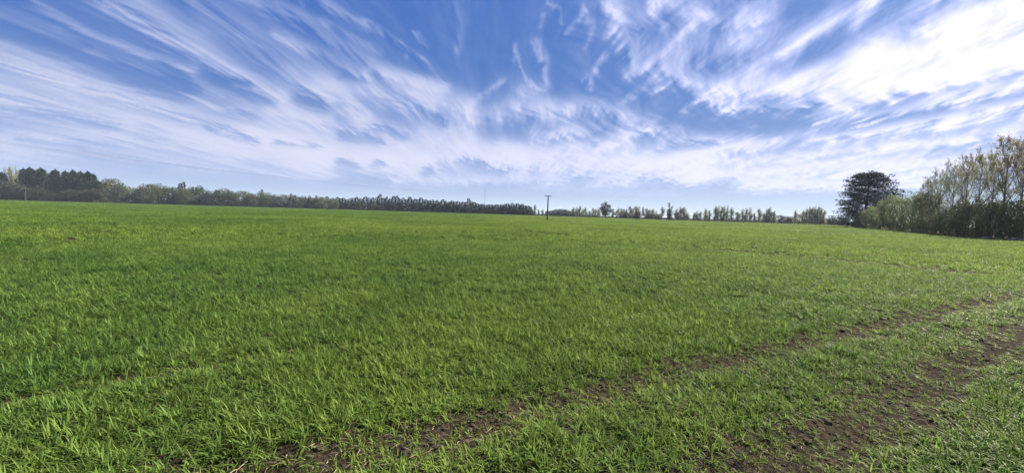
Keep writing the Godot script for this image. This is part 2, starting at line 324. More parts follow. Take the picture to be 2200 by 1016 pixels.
func sky_row(row: int) -> void:
	var out := PackedFloat32Array()
	out.resize(SKY_W * 3)
	var el := (0.5 - (row + 0.5) / SKY_H) * PI
	var eld := rad_to_deg(el)
	var se := sin(el)
	var ce := cos(el)
	var s := 1.0 / (se + 0.07)
	var low := exp(-eld / 5.5)
	var mid := exp(-eld / 13.0)
	var inner_el := 1.0 - smoothstep(29.0, 38.0, eld)
	var calm := lerpf(0.35, 1.0, smoothstep(1.0, 10.0, eld))
	for col in SKY_W:
		# column 0 looks along -z, the middle along +z
		var az := wrapf((col + 0.5) / SKY_W * TAU, -PI, PI)
		var d := Vector3(sin(az) * ce, se, -cos(az) * ce)
		var azd := rad_to_deg(az)
		var px := d.x * s
		var pz := d.z * s
		var w1 := n_warp.get_noise_2d(px * 0.8, pz * 0.5)
		var w2 := n_warp.get_noise_2d(px * 0.8 + 40.0, pz * 0.5 - 17.0)
		var fx := px + w1 * 0.10
		var fz := pz + w2 * 0.25
		var fib := n_fibre.get_noise_2d(fx * 3.4, fz * 0.55)
		var hat := n_hatch.get_noise_2d((fx * 0.80 + fz * 0.60) * 7.5, (fz * 0.80 - fx * 0.60) * 1.7)
		var hair := n_hatch.get_noise_2d(fx * 17.0 + 7.0, fz * 1.9 + hat * 0.25)
		# the fibres' own wander pulls the streaks' edges into wisps
		var inner := inner_el * (1.0 - smoothstep(53.0, 66.0, absf(azd)))
		var c_in := 0.0
		if inner > 0.0:
			c_in = cover_at(azd + fib * 0.9 + hair * 0.7 + w1 * 0.9, maxf(0.0, eld + (hat * 0.6 + hair * 0.5 + fib * 0.7 + w2 * 0.6) * minf(1.0, eld / 7.0)))
		var c_out := 0.0
		if inner < 1.0:
			var mass := n_mass.get_noise_2d(px * 0.9, pz * 0.22)
			c_out = clampf(0.50 + mass * 0.9 + fib * 0.12, 0.0, 1.0)
		var cov := lerpf(c_out, c_in, inner) * lerpf(1.0, 0.92, smoothstep(5.0, 14.0, eld))
		var hatch_share := smoothstep(-5.0, 18.0, azd) * (1.0 - smoothstep(70.0, 110.0, azd))
		var tex := hair * 0.34 + fib * (0.82 - 0.27 * hatch_share) + hat * (0.16 + 0.80 * hatch_share)
		var thin := minf(1.0, cov * pow(1.0 - cov, 1.4) * 4.6)
		var a := clampf(cov + tex * (0.10 + 0.44 * thin) * calm, 0.0, 1.0)
		a = a * a * (3.0 - 2.0 * a) * 0.55 + a * 0.45
		# clear air: deep blue above, pale at the horizon, brighter towards the sun
		var ang := rad_to_deg(acos(clampf(d.dot(sun_dir), -1.0, 1.0)))
		var near := exp(-ang / 24.0)
		var wide := exp(-ang / 55.0)
		var r := 0.034 + 0.045 * mid + (0.50 + 0.40 * wide) * low + 0.05 * wide
		var g := 0.128 + 0.105 * mid + (0.46 + 0.36 * wide) * low + 0.06 * wide
		var b := 0.490 + 0.060 * mid + (0.34 + 0.22 * wide) * low + 0.06 * wide
		r += near * 0.22
		g += near * 0.28
		b += near * 0.36
		# ice cloud, lit through: whiter where thick and near the sun
		var light := 1.03 + 0.14 * low + 1.25 * near + 0.22 * wide
		var thick := smoothstep(0.45, 1.0, a)
		var cr := (0.465 + 0.17 * thick + 0.12 * near) * light
		var cg := (0.540 + 0.12 * thick) * light
		var cb := (0.79 + 0.03 * thick) * light
		out[col * 3] = lerpf(r, cr, a) / EXPOSURE
		out[col * 3 + 1] = lerpf(g, cg, a) / EXPOSURE
		out[col * 3 + 2] = lerpf(b, cb, a) / EXPOSURE
	sky_rows[row] = out

func make_sky() -> ImageTexture:
	rasterize_streaks()
	fbm(n_fibre, 11, 1.0, 6, 0.6)
	fbm(n_hatch, 23, 1.0, 5, 0.58)
	fbm(n_warp, 37, 1.0, 3, 0.5)
	fbm(n_mass, 53, 1.0, 3, 0.5)
	sky_rows.resize(SKY_H)
	var job := WorkerThreadPool.add_group_task(sky_row, SKY_H / 2)
	WorkerThreadPool.wait_for_group_task_completion(job)
	var bytes := PackedByteArray()
	for r in SKY_H / 2:
		bytes.append_array(sky_rows[r].to_byte_array())
	var ground_row := PackedFloat32Array()
	for k in SKY_W:
		ground_row.append(0.06); ground_row.append(0.08); ground_row.append(0.035)
	var gb := ground_row.to_byte_array()
	for r in SKY_H / 2:
		bytes.append_array(gb)
	sky_rows.clear()
	return ImageTexture.create_from_image(Image.create_from_data(SKY_W, SKY_H, false, Image.FORMAT_RGBF, bytes))

# ------------------------------------------------------------------ the field
const TRACK_A := [Vector2(-4.0, -0.9), Vector2(-1.36, -2.51), Vector2(-0.15, -3.22), Vector2(1.89, -4.40), Vector2(3.95, -5.44), Vector2(9.34, -8.23), Vector2(13.4, -10.2), Vector2(24.0, -15.6)]
const TRACK_B := [Vector2(-1.6, -0.6), Vector2(1.0, -2.15), Vector2(2.3, -2.93), Vector2(3.45, -3.56), Vector2(4.89, -4.42), Vector2(8.63, -6.50), Vector2(20.0, -12.6)]
const TRACK_L := [Vector2(-6.5, -1.6), Vector2(-4.29, -3.25), Vector2(-3.43, -4.05), Vector2(-2.59, -4.66), Vector2(-1.9, -5.05)]
const TRACK_U := [Vector2(-9.5, -4.8), Vector2(-14.0, -10.7), Vector2(-19.5, -17.4), Vector2(-28.9, -30.2), Vector2(-64.0, -80.0)]
const TRACK_T := [Vector2(-30.0, -87.0), Vector2(-19.3, -71.1), Vector2(0.0, -42.1), Vector2(5.0, -32.8), Vector2(8.4, -27.4), Vector2(11.6, -22.8), Vector2(14.0, -20.0), Vector2(17.3, -14.9)]

func from_line(p: Vector2, line: Array) -> float:
	var best := 1e9
	for k in line.size() - 1:
		best = minf(best, p.distance_squared_to(Geometry2D.get_closest_point_to_segment(p, line[k], line[k + 1])))
	return sqrt(best)

func edge_at(azd: float) -> float:
	for k in EDGE.size() - 1:
		if azd < EDGE[k + 1].x:
			var t := clampf((azd - EDGE[k].x) / (EDGE[k + 1].x - EDGE[k].x), 0.0, 1.0)
			return lerpf(EDGE[k].y, EDGE[k + 1].y, t)
	return EDGE[EDGE.size() - 1].y * 0.98

func bump(d: float, w: float) -> float:
	return exp(-d * d / (w * w))

# how bare the wheels left the soil, 0 to 1
func bare(x: float, z: float, r: float) -> float:
	var p := Vector2(x, z)
	var b := 0.0
	if r < 30.0:
		var n := fine.get_noise_2d(x * 2.2, z * 2.2) * 0.16
		var m := fine.get_noise_2d(x * 0.9 + 31.0, z * 0.9) * 0.35
		if x > -5.0:
			b = maxf(b, (0.98 + m) * bump(maxf(0.0, from_line(p, TRACK_A) + n - 0.08), 0.21))
			b = maxf(b, (1.05 + m) * bump(maxf(0.0, from_line(p, TRACK_B) + n - 0.08), 0.24))
		if x < 1.0 and r < 9.0:
			b = maxf(b, (0.58 + m) * bump(from_line(p, TRACK_L) + n * 0.6, 0.13))
		b = maxf(b, smoothstep(0.42, 0.62, fine.get_noise_2d(x * 0.7 - 80.0, z * 0.7)) * 0.75)
	if x < -8.0 and r < 110.0:
		b = maxf(b, (0.50 - smoothstep(30.0, 60.0, r) * 0.35) * bump(from_line(p, TRACK_U), 0.35 + r * 0.012))
	if r > 20.0 and r < 95.0 and x > -32.0 and x < 19.0:
		var gate := smoothstep(-0.15, 0.15, fine.get_noise_2d(x * 0.12 + 5.0, z * 0.12))
		if x > 12.0:
			gate = maxf(gate, 0.8)
		b = maxf(b, gate * 0.95 * bump(from_line(p, TRACK_T), 0.6 + r * 0.012))
	return clampf(b, 0.0, 1.0)

func height(x: float, z: float) -> float:
	var r := sqrt(x * x + z * z)
	var h := broad.get_noise_2d(x, z) * 0.07 * smoothstep(2.0, 14.0, r)
	if r < 26.0:
		var p := Vector2(x, z)
		var near := 1.0 - smoothstep(16.0, 26.0, r)
		h += fine.get_noise_2d(x * 1.1, z * 1.1) * 0.035 * near
		h += fine.get_noise_2d(x * 6.0, z * 6.0) * 0.018 * near
		h -= 0.055 * near * bump(from_line(p, TRACK_A), 0.26)
		h -= 0.060 * near * bump(from_line(p, TRACK_B), 0.30)
		h -= 0.030 * near * bump(from_line(p, TRACK_L), 0.18)
	return h

func make_ground() -> void:
	var angles := []
	var a := -180.0
	while a < 180.0:
		angles.append(deg_to_rad(a))
		a += 0.45 if absf(a + 0.2) < 64.0 else 4.0
	angles.append(PI)
	var radii := [0.02]
	var r := 0.9
	while r < 6000.0:
		radii.append(r)
		r *= 1.022 if r < 16.0 else (1.06 if r < 60.0 else 1.16)
	var v := PackedVector3Array()
	var c := PackedColorArray()
	var idx := PackedInt32Array()
	var na := angles.size()
	for i in radii.size():
		for k in na:
			var x: float = sin(angles[k]) * radii[i]
			var z: float = -cos(angles[k]) * radii[i]
			v.append(Vector3(x, height(x, z), z))
			var inside: bool = radii[i] < edge_at(rad_to_deg(angles[k])) + 2.0
			var t := 0.85 + 0.3 * fine.get_noise_2d(x * 0.5, z * 0.5)
			if inside:
				c.append(Color(t, t, t))
			else:
				c.append(Color(0.75 * t, 1.05 * t, 0.55 * t))
	for i in radii.size() - 1:
		for k in na - 1:
			var p := i * na + k
			idx.append_array(PackedInt32Array([p, p + na, p + na + 1, p, p + na + 1, p + 1]))
	var st := SurfaceTool.new()
	var arr := []
	arr.resize(Mesh.ARRAY_MAX)
	arr[Mesh.ARRAY_VERTEX] = v
	arr[Mesh.ARRAY_COLOR] = c
	arr[Mesh.ARRAY_INDEX] = idx
	st.create_from_arrays(arr)
	st.generate_normals()
	var noise := FastNoiseLite.new()
	fbm(noise, 5, 0.02, 6, 0.62)
	var t := NoiseTexture2D.new()
	t.noise = noise
	t.width = 1024
	t.height = 1024
	t.seamless = true
	var ramp := Gradient.new()
	ramp.offsets = PackedFloat32Array([0.0, 0.35, 0.55, 0.75, 1.0])
	ramp.colors = PackedColorArray([Color(0.10, 0.092, 0.074), Color(0.15, 0.138, 0.112), Color(0.20, 0.185, 0.152), Color(0.25, 0.232, 0.192), Color(0.34, 0.32, 0.265)])
	t.color_ramp = ramp
	var bumpy := NoiseTexture2D.new()
	bumpy.noise = noise
	bumpy.width = 1024
	bumpy.height = 1024
	bumpy.seamless = true
	var m := StandardMaterial3D.new()
	m.vertex_color_use_as_albedo = true
	m.albedo_texture = t
	m.roughness = 1.0
	m.metallic_specular = 0.1
	m.uv1_triplanar = true
	m.uv1_world_triplanar = true
	m.uv1_scale = Vector3(0.7, 0.7, 0.7)
	m.heightmap_enabled = true
	m.heightmap_texture = bumpy
	m.heightmap_scale = 2.0
	var o := part("ground", st.commit(), m, self)
	o.set_meta("kind", "structure")

# one blade: a bent, tapering strip
func blade(s: Shape, at: Vector3, turn: float, l: float, w: float, lean: float, curl: float, col: Color, steps: int) -> void:
	var out := Vector3(cos(turn), 0, sin(turn))
	var side := Vector3(-sin(turn + rnd(-0.5, 0.5)), 0, cos(turn + rnd(-0.5, 0.5)))
	var p := at
	var ang := lean
	var last_l := p - side * w * 0.32
	var last_r := p + side * w * 0.32
	for k in steps:
		var t := (k + 1.0) / steps
		ang += curl / steps
		p += (out * sin(ang) + Vector3.UP * cos(ang)) * l / steps
		p.y = maxf(p.y, 0.004)
		var ww := w * (0.5 if t < 0.55 else 0.5 * (1.0 - t) / 0.45)
		if k == steps - 1:
			s.tri(last_l, last_r, p, col)
		else:
			var nl := p - side * ww
			var nr := p + side * ww
			s.quad(last_l, last_r, nr, nl, col)
			last_l = nl
			last_r = nr

func tuft(blades: int, radius: float, l: float, w: float, steps: int, dry: float) -> ArrayMesh:
	var s := Shape.new()
	for k in blades:
		var q := sqrt(rng.randf()) * radius
		var t := rnd(0, TAU)
		var col := shade(Color(0.94, 1.0, 0.88), 0.48)
		var ll := l * rnd(0.55, 1.1)
		var curl := rnd(0.2, 2.1)
		if rng.randf() < dry:
			col = shade(Color(2.2, 1.45, 2.0), 0.25)
			ll *= 0.7
			curl = rnd(1.2, 2.3)
		blade(s, Vector3(cos(t) * q, -0.01, sin(t) * q), rnd(0, TAU), ll, w * rnd(0.7, 1.25), rnd(0.02, 0.65), curl, col, steps)
	return s.mesh()

func make_crop() -> void:
	var crop := Node3D.new()
	crop.name = "cereal_crop"
	add_child(crop)
	crop.set_meta("kind", "stuff")
	crop.set_meta("label", "young green cereal crop covering the whole field")
	crop.set_meta("category", "crop")
	var m := material(0.5, 0.9, 0.16)
	# ring of the field, plants to the square metre, blades, radius, length, width, steps, variants
	var zones := [
		[0.7, 8.5, 480.0, 7, 0.03, 0.150, 0.0080, 4, 8],
		[8.5, 24.0, 115.0, 17, 0.050, 0.165, 0.0115, 3, 6],
		[24.0, 70.0, 17.0, 48, 0.13, 0.19, 0.022, 3, 5],
		[70.0, 190.0, 1.9, 110, 0.50, 0.20, 0.040, 2, 5],
		[190.0, 500.0, 0.19, 170, 1.9, 0.21, 0.10, 2, 5],
	]
	for zi in zones.size():
		var z: Array = zones[zi]
		var half := deg_to_rad(64.0)
		var r0: float = z[0] * 0.92
		var r1: float = z[1] * 1.08
		var many := int(half * (r1 * r1 - r0 * r0) * z[2])
		var sets := []
		for k in z[8]:
			sets.append(PackedFloat32Array())
		for n in many:
			var az := rnd(-half, half)
			var r := sqrt(lerpf(r0 * r0, r1 * r1, rng.randf()))
			# neighbours in distance blend into each other
			var keep := 1.0
			if zi > 0:
				keep = minf(keep, smoothstep(z[0] * 0.92, z[0] * 1.08, r))
			keep = minf(keep, 1.0 - smoothstep(z[1] * 0.92, z[1] * 1.08, r))
			if rng.randf() > keep:
				continue
			var rim := edge_at(rad_to_deg(az))
			if r > rim - z[4]:
				continue
			var x := sin(az) * r
			var zz := -cos(az) * r
			var b := bare(x, zz, r)
			# between and right of the wheel tracks the stand is thinner
			var thin := 0.0
			if r < 30.0 and x > -3.0:
				var line := (zz + 3.10) * 0.88 + (x + 0.35) * 0.475   # metres on the near side of the first track
				thin = smoothstep(-0.05, 0.5, line) * (0.28 + 0.6 * fine.get_noise_2d(x * 1.3 + 9.0, zz * 1.3))
				thin = clampf(thin, 0.0, 0.75)
				thin *= lerpf(1.0, 0.25, smoothstep(1.7, 2.2, line))
			if rng.randf() < b * (0.97 if r > 20.0 and x > -32.0 and zz > -95.0 and b > 0.3 and x > -8.0 - r * 0.25 else 0.58) or rng.randf() < thin * 0.62:
				continue
			var tone := broad.get_noise_2d(x * 1.7 + 300.0, zz * 1.7)
			var patch := fine.get_noise_2d(x * 0.35 + 50.0, zz * 0.35)
			var tall := 1.0 + 0.28 * fine.get_noise_2d(x * 0.8 + 77.0, zz * 0.8) + 0.08 * tone
			tall *= (1.0 - 0.50 * b) * (1.0 - 0.32 * thin)
			tall *= rnd(0.62, 1.30)
			var yellow := clampf(0.42 + 0.45 * tone + 0.35 * patch + 0.35 * b + 0.18 * thin + 0.36 * smoothstep(6.0, 32.0, -zz + 0.35 * x) * smoothstep(-45.0, 20.0, x), 0.0, 1.0)  # last term paints the backlit lightness of the farther field into leaf colour
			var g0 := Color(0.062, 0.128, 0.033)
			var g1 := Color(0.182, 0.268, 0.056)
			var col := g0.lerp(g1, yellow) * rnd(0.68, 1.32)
			var tx := rnd(-0.22, 0.22) * tall
			var tz := rnd(-0.22, 0.22) * tall
			var set_: PackedFloat32Array = sets[rng.randi() % int(z[8])]
			var t := rnd(0, TAU)
			var wide := rnd(0.85, 1.15) * (1.0 if zi < 3 else 1.1) * (1.0 - 0.45 * b) * (1.0 - 0.25 * thin)
			var ct := cos(t) * wide
			var sn := sin(t) * wide
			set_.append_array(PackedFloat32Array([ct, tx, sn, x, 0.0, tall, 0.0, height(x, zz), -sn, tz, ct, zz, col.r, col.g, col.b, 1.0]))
		for k in z[8]:
			var mm := MultiMesh.new()
			mm.transform_format = MultiMesh.TRANSFORM_3D
			mm.use_colors = true
			mm.mesh = tuft(z[3], z[4], z[5], z[6], z[7], 0.05 if zi < 2 else 0.02)
			mm.instance_count = sets[k].size() / 16
			mm.buffer = sets[k]
			var o := MultiMeshInstance3D.new()
			o.name = "blades"
			o.multimesh = mm
			o.material_override = m
			crop.add_child(o, true)
			o.set_meta("kind", "stuff")

func make_litter() -> void:
	# straw and dead leaves on the wheel tracks, and crumbs of soil
	var straw := PackedFloat32Array()
	var crumb := PackedFloat32Array()
	var lines := [TRACK_A, TRACK_B, TRACK_L]
	for n in 26000:
		var az := rnd(-1.0, 1.1)
		var r := sqrt(rnd(1.5, 18.0 * 18.0)) if n % 2 else rnd(1.6, 9.0)
		var x := sin(az) * r
		var z := -cos(az) * r
		var b := bare(x, z, r)
		if rng.randf() > b * 1.1 + 0.03:
			continue
		var t := rnd(0, TAU)
		var y := height(x, z)
		if n % 3:
			var l := rnd(0.4, 1.3)
			var tilt := rnd(-0.25, 0.25)
			var bx := Vector3(cos(t), tilt, sin(t)).normalized() * l
			var by := Vector3(0, 1, 0)
			var bz := Vector3(-sin(t), rnd(-0.4, 0.4), cos(t)).normalized() * rnd(0.6, 1.3)
			var c := Color(0.36, 0.31, 0.21).lerp(Color(0.15, 0.125, 0.08), rng.randf()) * rnd(0.75, 1.3)
			straw.append_array(PackedFloat32Array([bx.x, by.x, bz.x, x, bx.y, by.y, bz.y, y + 0.014, bx.z, by.z, bz.z, z, c.r, c.g, c.b, 1.0]))
		else:
			var k := rnd(0.4, 1.0) * (1.0 if rng.randf() < 0.93 else 2.0)
			var c := Color(0.050, 0.042, 0.032) * rnd(0.6, 1.25)
			var ct := cos(t) * k
			var sn := sin(t) * k
			crumb.append_array(PackedFloat32Array([ct, 0.0, sn, x, 0.0, k * rnd(0.5, 0.9), 0.0, y, -sn, 0.0, ct, z, c.r, c.g, c.b, 1.0]))
	var s := Shape.new()
	s.tube([Vector3(-0.032, 0, 0), Vector3(-0.01, 0.004, 0.005), Vector3(0.034, 0, 0.001)], [0.0016, 0.0022, 0.0012], 4, Color.WHITE)
	var lump := Shape.new()
	lumpy(lump, Vector3.ZERO, Vector3(0.022, 0.018, 0.020), 6, 4, 0.35, Color.WHITE)
	var root := Node3D.new()
	root.name = "track_litter"
	add_child(root)
	root.set_meta("kind", "stuff")
	root.set_meta("label", "pale straw bits and soil crumbs scattered along the wheel tracks")
	root.set_meta("category", "litter")
	for e in [["straw", straw, s.mesh()], ["soil_crumbs", crumb, lump.mesh()]]:
		var mm := MultiMesh.new()
		mm.transform_format = MultiMesh.TRANSFORM_3D
		mm.use_colors = true
		mm.mesh = e[2]
		mm.instance_count = e[1].size() / 16
		mm.buffer = e[1]
		var o := MultiMeshInstance3D.new()
		o.name = e[0]
		o.multimesh = mm
		o.material_override = material(0.95, 0.0, 0.1)
		root.add_child(o, true)
		o.set_meta("kind", "stuff")

# an uneven closed lump
func lumpy(s: Shape, at: Vector3, size: Vector3, around: int, up: int, rough: float, col: Color) -> void:
	var rings := []
	for j in up + 1:
		var ring := []
		var e := PI * (float(j) / up - 0.5)
		for i in around:
			var t := TAU * i / around
			var d := Vector3(cos(e) * cos(t), sin(e), cos(e) * sin(t))
			var k := 1.0 + rough * fine.get_noise_3d(d.x * 3.0 + at.x * 7.0, d.y * 3.0 + at.z * 5.0, d.z * 3.0) * 1.6
			ring.append(at + d * size * (k if j > 0 and j < up else 1.0))
		rings.append(ring)
	for j in up:
		for i in around:
			var n := (i + 1) % around
			s.quad(rings[j][i], rings[j + 1][i], rings[j + 1][n], rings[j][n], col)

# ------------------------------------------------------------------ trees
# a clump of leaf-sized faces
func clump(s: Shape, at: Vector3, size: Vector3, n: int, l: float, col: Color, spread := 0.3, droop := 0.0) -> void:
	for k in n:
		var p := ball()
		p = p.normalized() * pow(p.length(), 0.45)
		var d := (ball() + p * 0.7 + Vector3(0, -droop, 0)).normalized()
		var side := d.cross(ball()).normalized()
		s.card(at + p * size, d, side, l * rnd(0.6, 1.3), l * rnd(0.4, 0.75), shade(col, spread))

func make_poplar() -> Array:
	var wood := Shape.new()
	var leaf := Shape.new()
	var bark := Color(0.30, 0.28, 0.23)
	wood.tube([Vector3(0, -0.4, 0), Vector3(0.05, 4, 0), Vector3(0, 9, 0.1), Vector3(0, 14, 0)], [0.26, 0.2, 0.12, 0.03], 5, bark)
	for k in 12:
		var y := rnd(1.5, 9.0)
		var t := rnd(0, TAU)
		var o := Vector3(cos(t), 0, sin(t))
		var top := minf(y + rnd(3.0, 5.5), 13.5)
		var w := 0.95 * sin(clampf(top / 15.0, 0.05, 0.95) * PI * 0.85 + 0.35)
		wood.tube([Vector3(0, y, 0), o * w * 0.7 + Vector3(0, y + 1.3, 0), o * w + Vector3(0, top, 0)], [0.08, 0.055, 0.015], 3, bark)
		for q in 6:
			var e := rnd(0.2, 1.05)
			var at := o * w * minf(1.0, e * 1.2) + Vector3(rnd(-0.25, 0.25), lerpf(y, top, e), rnd(-0.25, 0.25))
			clump(leaf, at, Vector3(0.34, 0.75, 0.34), 15, 0.34, Color(0.210, 0.235, 0.105), 0.35, -0.8)
	for k in 52:
		var y := rnd(0.4, 13.8)
		var w := 1.25 * minf(1.0, (15.0 - y) / 6.5)
		var t := rnd(0, TAU)
		clump(leaf, Vector3(cos(t) * w * rnd(0.2, 0.9), y, sin(t) * w * rnd(0.2, 0.9)), Vector3(0.36, 0.8, 0.36), 14, 0.38, Color(0.215, 0.235, 0.115), 0.35, -0.8)
	for k in 26:
		var t := rnd(0, TAU)
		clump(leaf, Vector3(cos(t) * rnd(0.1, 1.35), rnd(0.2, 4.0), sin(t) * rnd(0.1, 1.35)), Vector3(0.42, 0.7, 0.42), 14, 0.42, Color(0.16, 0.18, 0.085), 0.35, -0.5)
	clump(leaf, Vector3(0, 14.2, 0), Vector3(0.22, 0.8, 0.22), 14, 0.3, Color(0.210, 0.235, 0.105), 0.3, -1.0)
	return [wood.mesh(), leaf.mesh(), 15.0, 3.0]

func make_conifer() -> Array:
	var wood := Shape.new()
	var leaf := Shape.new()
	wood.tube([Vector3(0, -0.4, 0), Vector3(0, 6, 0), Vector3(0, 12.6, 0)], [0.22, 0.15, 0.02], 5, Color(0.07, 0.055, 0.045))
	var y := 0.7
	while y < 12.6:
		var w := (2.6 if y < 6.0 else (lerpf(2.6, 0.85, (y - 6.0) / 4.0) if y < 10.0 else lerpf(0.85, 0.08, (y - 10.0) / 3.2))) * rnd(0.8, 1.12) + 0.06
		var n := int(4 + w * 2.0)
		for k in n:
			var t := rnd(0, TAU)
			var o := Vector3(cos(t), 0, sin(t))
			for q in 5:
				var e := rnd(0.25, 1.0)
				var p := o * w * e + Vector3(0, y - e * e * w * 0.28 + rnd(-0.15, 0.15), 0)
				var d := (o + Vector3(rnd(-0.6, 0.6), rnd(-0.5, 0.25), rnd(-0.6, 0.6))).normalized()
				leaf.card(p, d, d.cross(ball()).normalized(), rnd(0.6, 1.0), rnd(0.4, 0.65), shade(Color(0.014, 0.028, 0.016), 0.35))
		y += rnd(0.36, 0.55)
	for k in 10:
		leaf.card(Vector3(rnd(-0.1, 0.1), 12.1 + 0.08 * k, rnd(-0.1, 0.1)), Vector3(rnd(-0.5, 0.5), 0.9, rnd(-0.5, 0.5)).normalized(), ball().normalized(), 0.5, 0.22, Color(0.022, 0.036, 0.026))
	return [wood.mesh(), leaf.mesh(), 13.2, 5.2]

func make_pine() -> Array:
	var wood := Shape.new()
	var leaf := Shape.new()
	var bark := Color(0.075, 0.055, 0.045)
	wood.tube([Vector3(0, -0.4, 0), Vector3(0.2, 9, 0), Vector3(0, 18, 0.2), Vector3(0, 24, 0)], [0.5, 0.4, 0.25, 0.06], 6, bark)
	for k in 84:
		var f := (k + rng.randf()) / 84.0
		var y := 3.0 + f * 20.5
		var w := 5.4 * pow(1.0 - clampf((y - 3.0) / 21.5, 0.0, 1.0), 0.80) * rnd(0.5, 1.2)
		var t := k * 2.4 + rnd(-0.5, 0.5)
		var o := Vector3(cos(t), 0, sin(t))
		var tip := o * w + Vector3(0, y + w * rnd(0.05, 0.45), 0)
		wood.tube([Vector3(0, y, 0), o * w * 0.5 + Vector3(0, y + w * 0.08, 0), tip], [0.12, 0.08, 0.03], 3, bark)
		for q in 4:
			clump(leaf, tip.lerp(Vector3(0, y + 0.4, 0), q * 0.2 + rnd(0.0, 0.12)), Vector3(1.15, 0.6, 1.15), 16, 0.85, Color(0.016, 0.029, 0.018), 0.35, -0.35)
	for k in 6:
		clump(leaf, Vector3(rnd(-0.3, 0.3), 21.4 + k * 0.75, rnd(-0.3, 0.3)), Vector3(0.7, 0.6, 0.7) * (1.0 - k * 0.12), 16, 0.7, Color(0.016, 0.029, 0.018), 0.35, -0.8)
	return [wood.mesh(), leaf.mesh(), 25.3, 11.0]

func make_broadleaf(tone: Color, dense: int) -> Array:
	var wood := Shape.new()
	var leaf := Shape.new()
	var bark := Color(0.10, 0.085, 0.065)
	wood.tube([Vector3(0, -0.4, 0), Vector3(0.1, 2.5, 0), Vector3(-0.1, 6, 0.1)], [0.32, 0.25, 0.12], 6, bark)
	for k in 74:
		var p := ball()
		p = p.normalized() * pow(p.length(), 0.6)
		var at := Vector3(p.x * 3.6, 5.7 + p.y * 5.3, p.z * 3.6)
		if at.y < 5.0:
			at.x *= 0.95
			at.z *= 0.95
		if k % 4 == 0:
			wood.tube([Vector3(0, 2.0 + absf(p.y) * 2.0, 0), at * Vector3(0.5, 0.75, 0.5), at], [0.13, 0.08, 0.03], 3, bark)
		var z := rnd(0.75, 1.35)
		clump(leaf, at, Vector3(z, z, z), dense, 0.62, shade(tone, 0.22), 0.3, 0.1)
	# skirts that reach the ground
	for k in 26:
		var t := rnd(0, TAU)
		clump(leaf, Vector3(cos(t) * rnd(0.2, 3.4), rnd(0.3, 3.0), sin(t) * rnd(1.0, 3.2)), Vector3(1.1, 0.9, 1.1), dense, 0.6, shade(tone * 0.9, 0.2), 0.3)
	return [wood.mesh(), leaf.mesh(), 11.8, 9.0]

func make_round() -> Array:
	var wood := Shape.new()
	var leaf := Shape.new()
	var bark := Color(0.06, 0.05, 0.042)
	wood.tube([Vector3(0, -0.3, 0), Vector3(0.05, 1.2, 0), Vector3(0, 4, 0)], [0.5, 0.38, 0.3], 7, bark)
	for k in 80:
		var p := ball()
		p = p.normalized() * pow(p.length(), 0.5)
		var at := Vector3(p.x * 3.8 * (1.0 - 0.12 * p.y), 6.7 + p.y * 4.3, p.z * 3.8 * (1.0 - 0.12 * p.y))
		if k % 5 == 0:
			wood.tube([Vector3(0, 2.4, 0), at * Vector3(0.5, 0.7, 0.5), at], [0.2, 0.12, 0.04], 4, bark)
		var z := rnd(0.6, 1.15)
		clump(leaf, at, Vector3(z, z * 0.8, z), 60, 0.48, shade(Color(0.026, 0.040, 0.022), 0.2), 0.3)
	for k in 14:
		var t := k * 2.39
		clump(leaf, Vector3(cos(t) * rnd(1.2, 3.2), rnd(1.7, 3.0), sin(t) * rnd(1.2, 3.2)), Vector3(0.9, 0.6, 0.9), 36, 0.38, Color(0.024, 0.037, 0.021), 0.3)
	for k in 3:
		clump(leaf, Vector3(0.4 - k * 0.4, 10.9 + k * 0.25, 0.2), Vector3(0.55, 0.5, 0.55), 30, 0.34, Color(0.026, 0.040, 0.022), 0.3)
	return [wood.mesh(), leaf.mesh(), 11.7, 9.4]

func make_narrow() -> Array:
	var wood := Shape.new()
	var leaf := Shape.new()
	var bark := Color(0.06, 0.05, 0.042)
	wood.tube([Vector3(0, -0.3, 0), Vector3(0.1, 4, 0), Vector3(-0.3, 8, 0), Vector3(-0.2, 10.4, 0)], [0.3, 0.22, 0.14, 0.03], 6, bark)
	wood.tube([Vector3(0, 5.2, 0), Vector3(0.9, 7.0, 0.1), Vector3(1.5, 9.0, 0.1)], [0.14, 0.09, 0.03], 5, bark)
	for k in 46:
		var y := rnd(0.8, 7.4)
		var t := rnd(0, TAU)
		var w := rnd(0.3, 1.75) * (1.0 if y < 5.5 else 0.75)
		var z := rnd(0.5, 0.85)
		clump(leaf, Vector3(cos(t) * w, y, sin(t) * w), Vector3(z, z * 0.8, z), 50, 0.42, shade(Color(0.022, 0.034, 0.020), 0.2), 0.3)
	for k in 9:
		clump(leaf, Vector3(-0.45 + rnd(-0.5, 0.5), rnd(7.4, 10.4), rnd(-0.5, 0.5)), Vector3(0.5, 0.45, 0.5), 32, 0.3, Color(0.022, 0.034, 0.020), 0.3)
	for k in 6:
		clump(leaf, Vector3(1.35 + rnd(-0.4, 0.4), rnd(7.4, 9.3), rnd(-0.4, 0.4)), Vector3(0.45, 0.4, 0.45), 28, 0.3, Color(0.022, 0.034, 0.020), 0.3)
	return [wood.mesh(), leaf.mesh(), 10.7, 4.6]

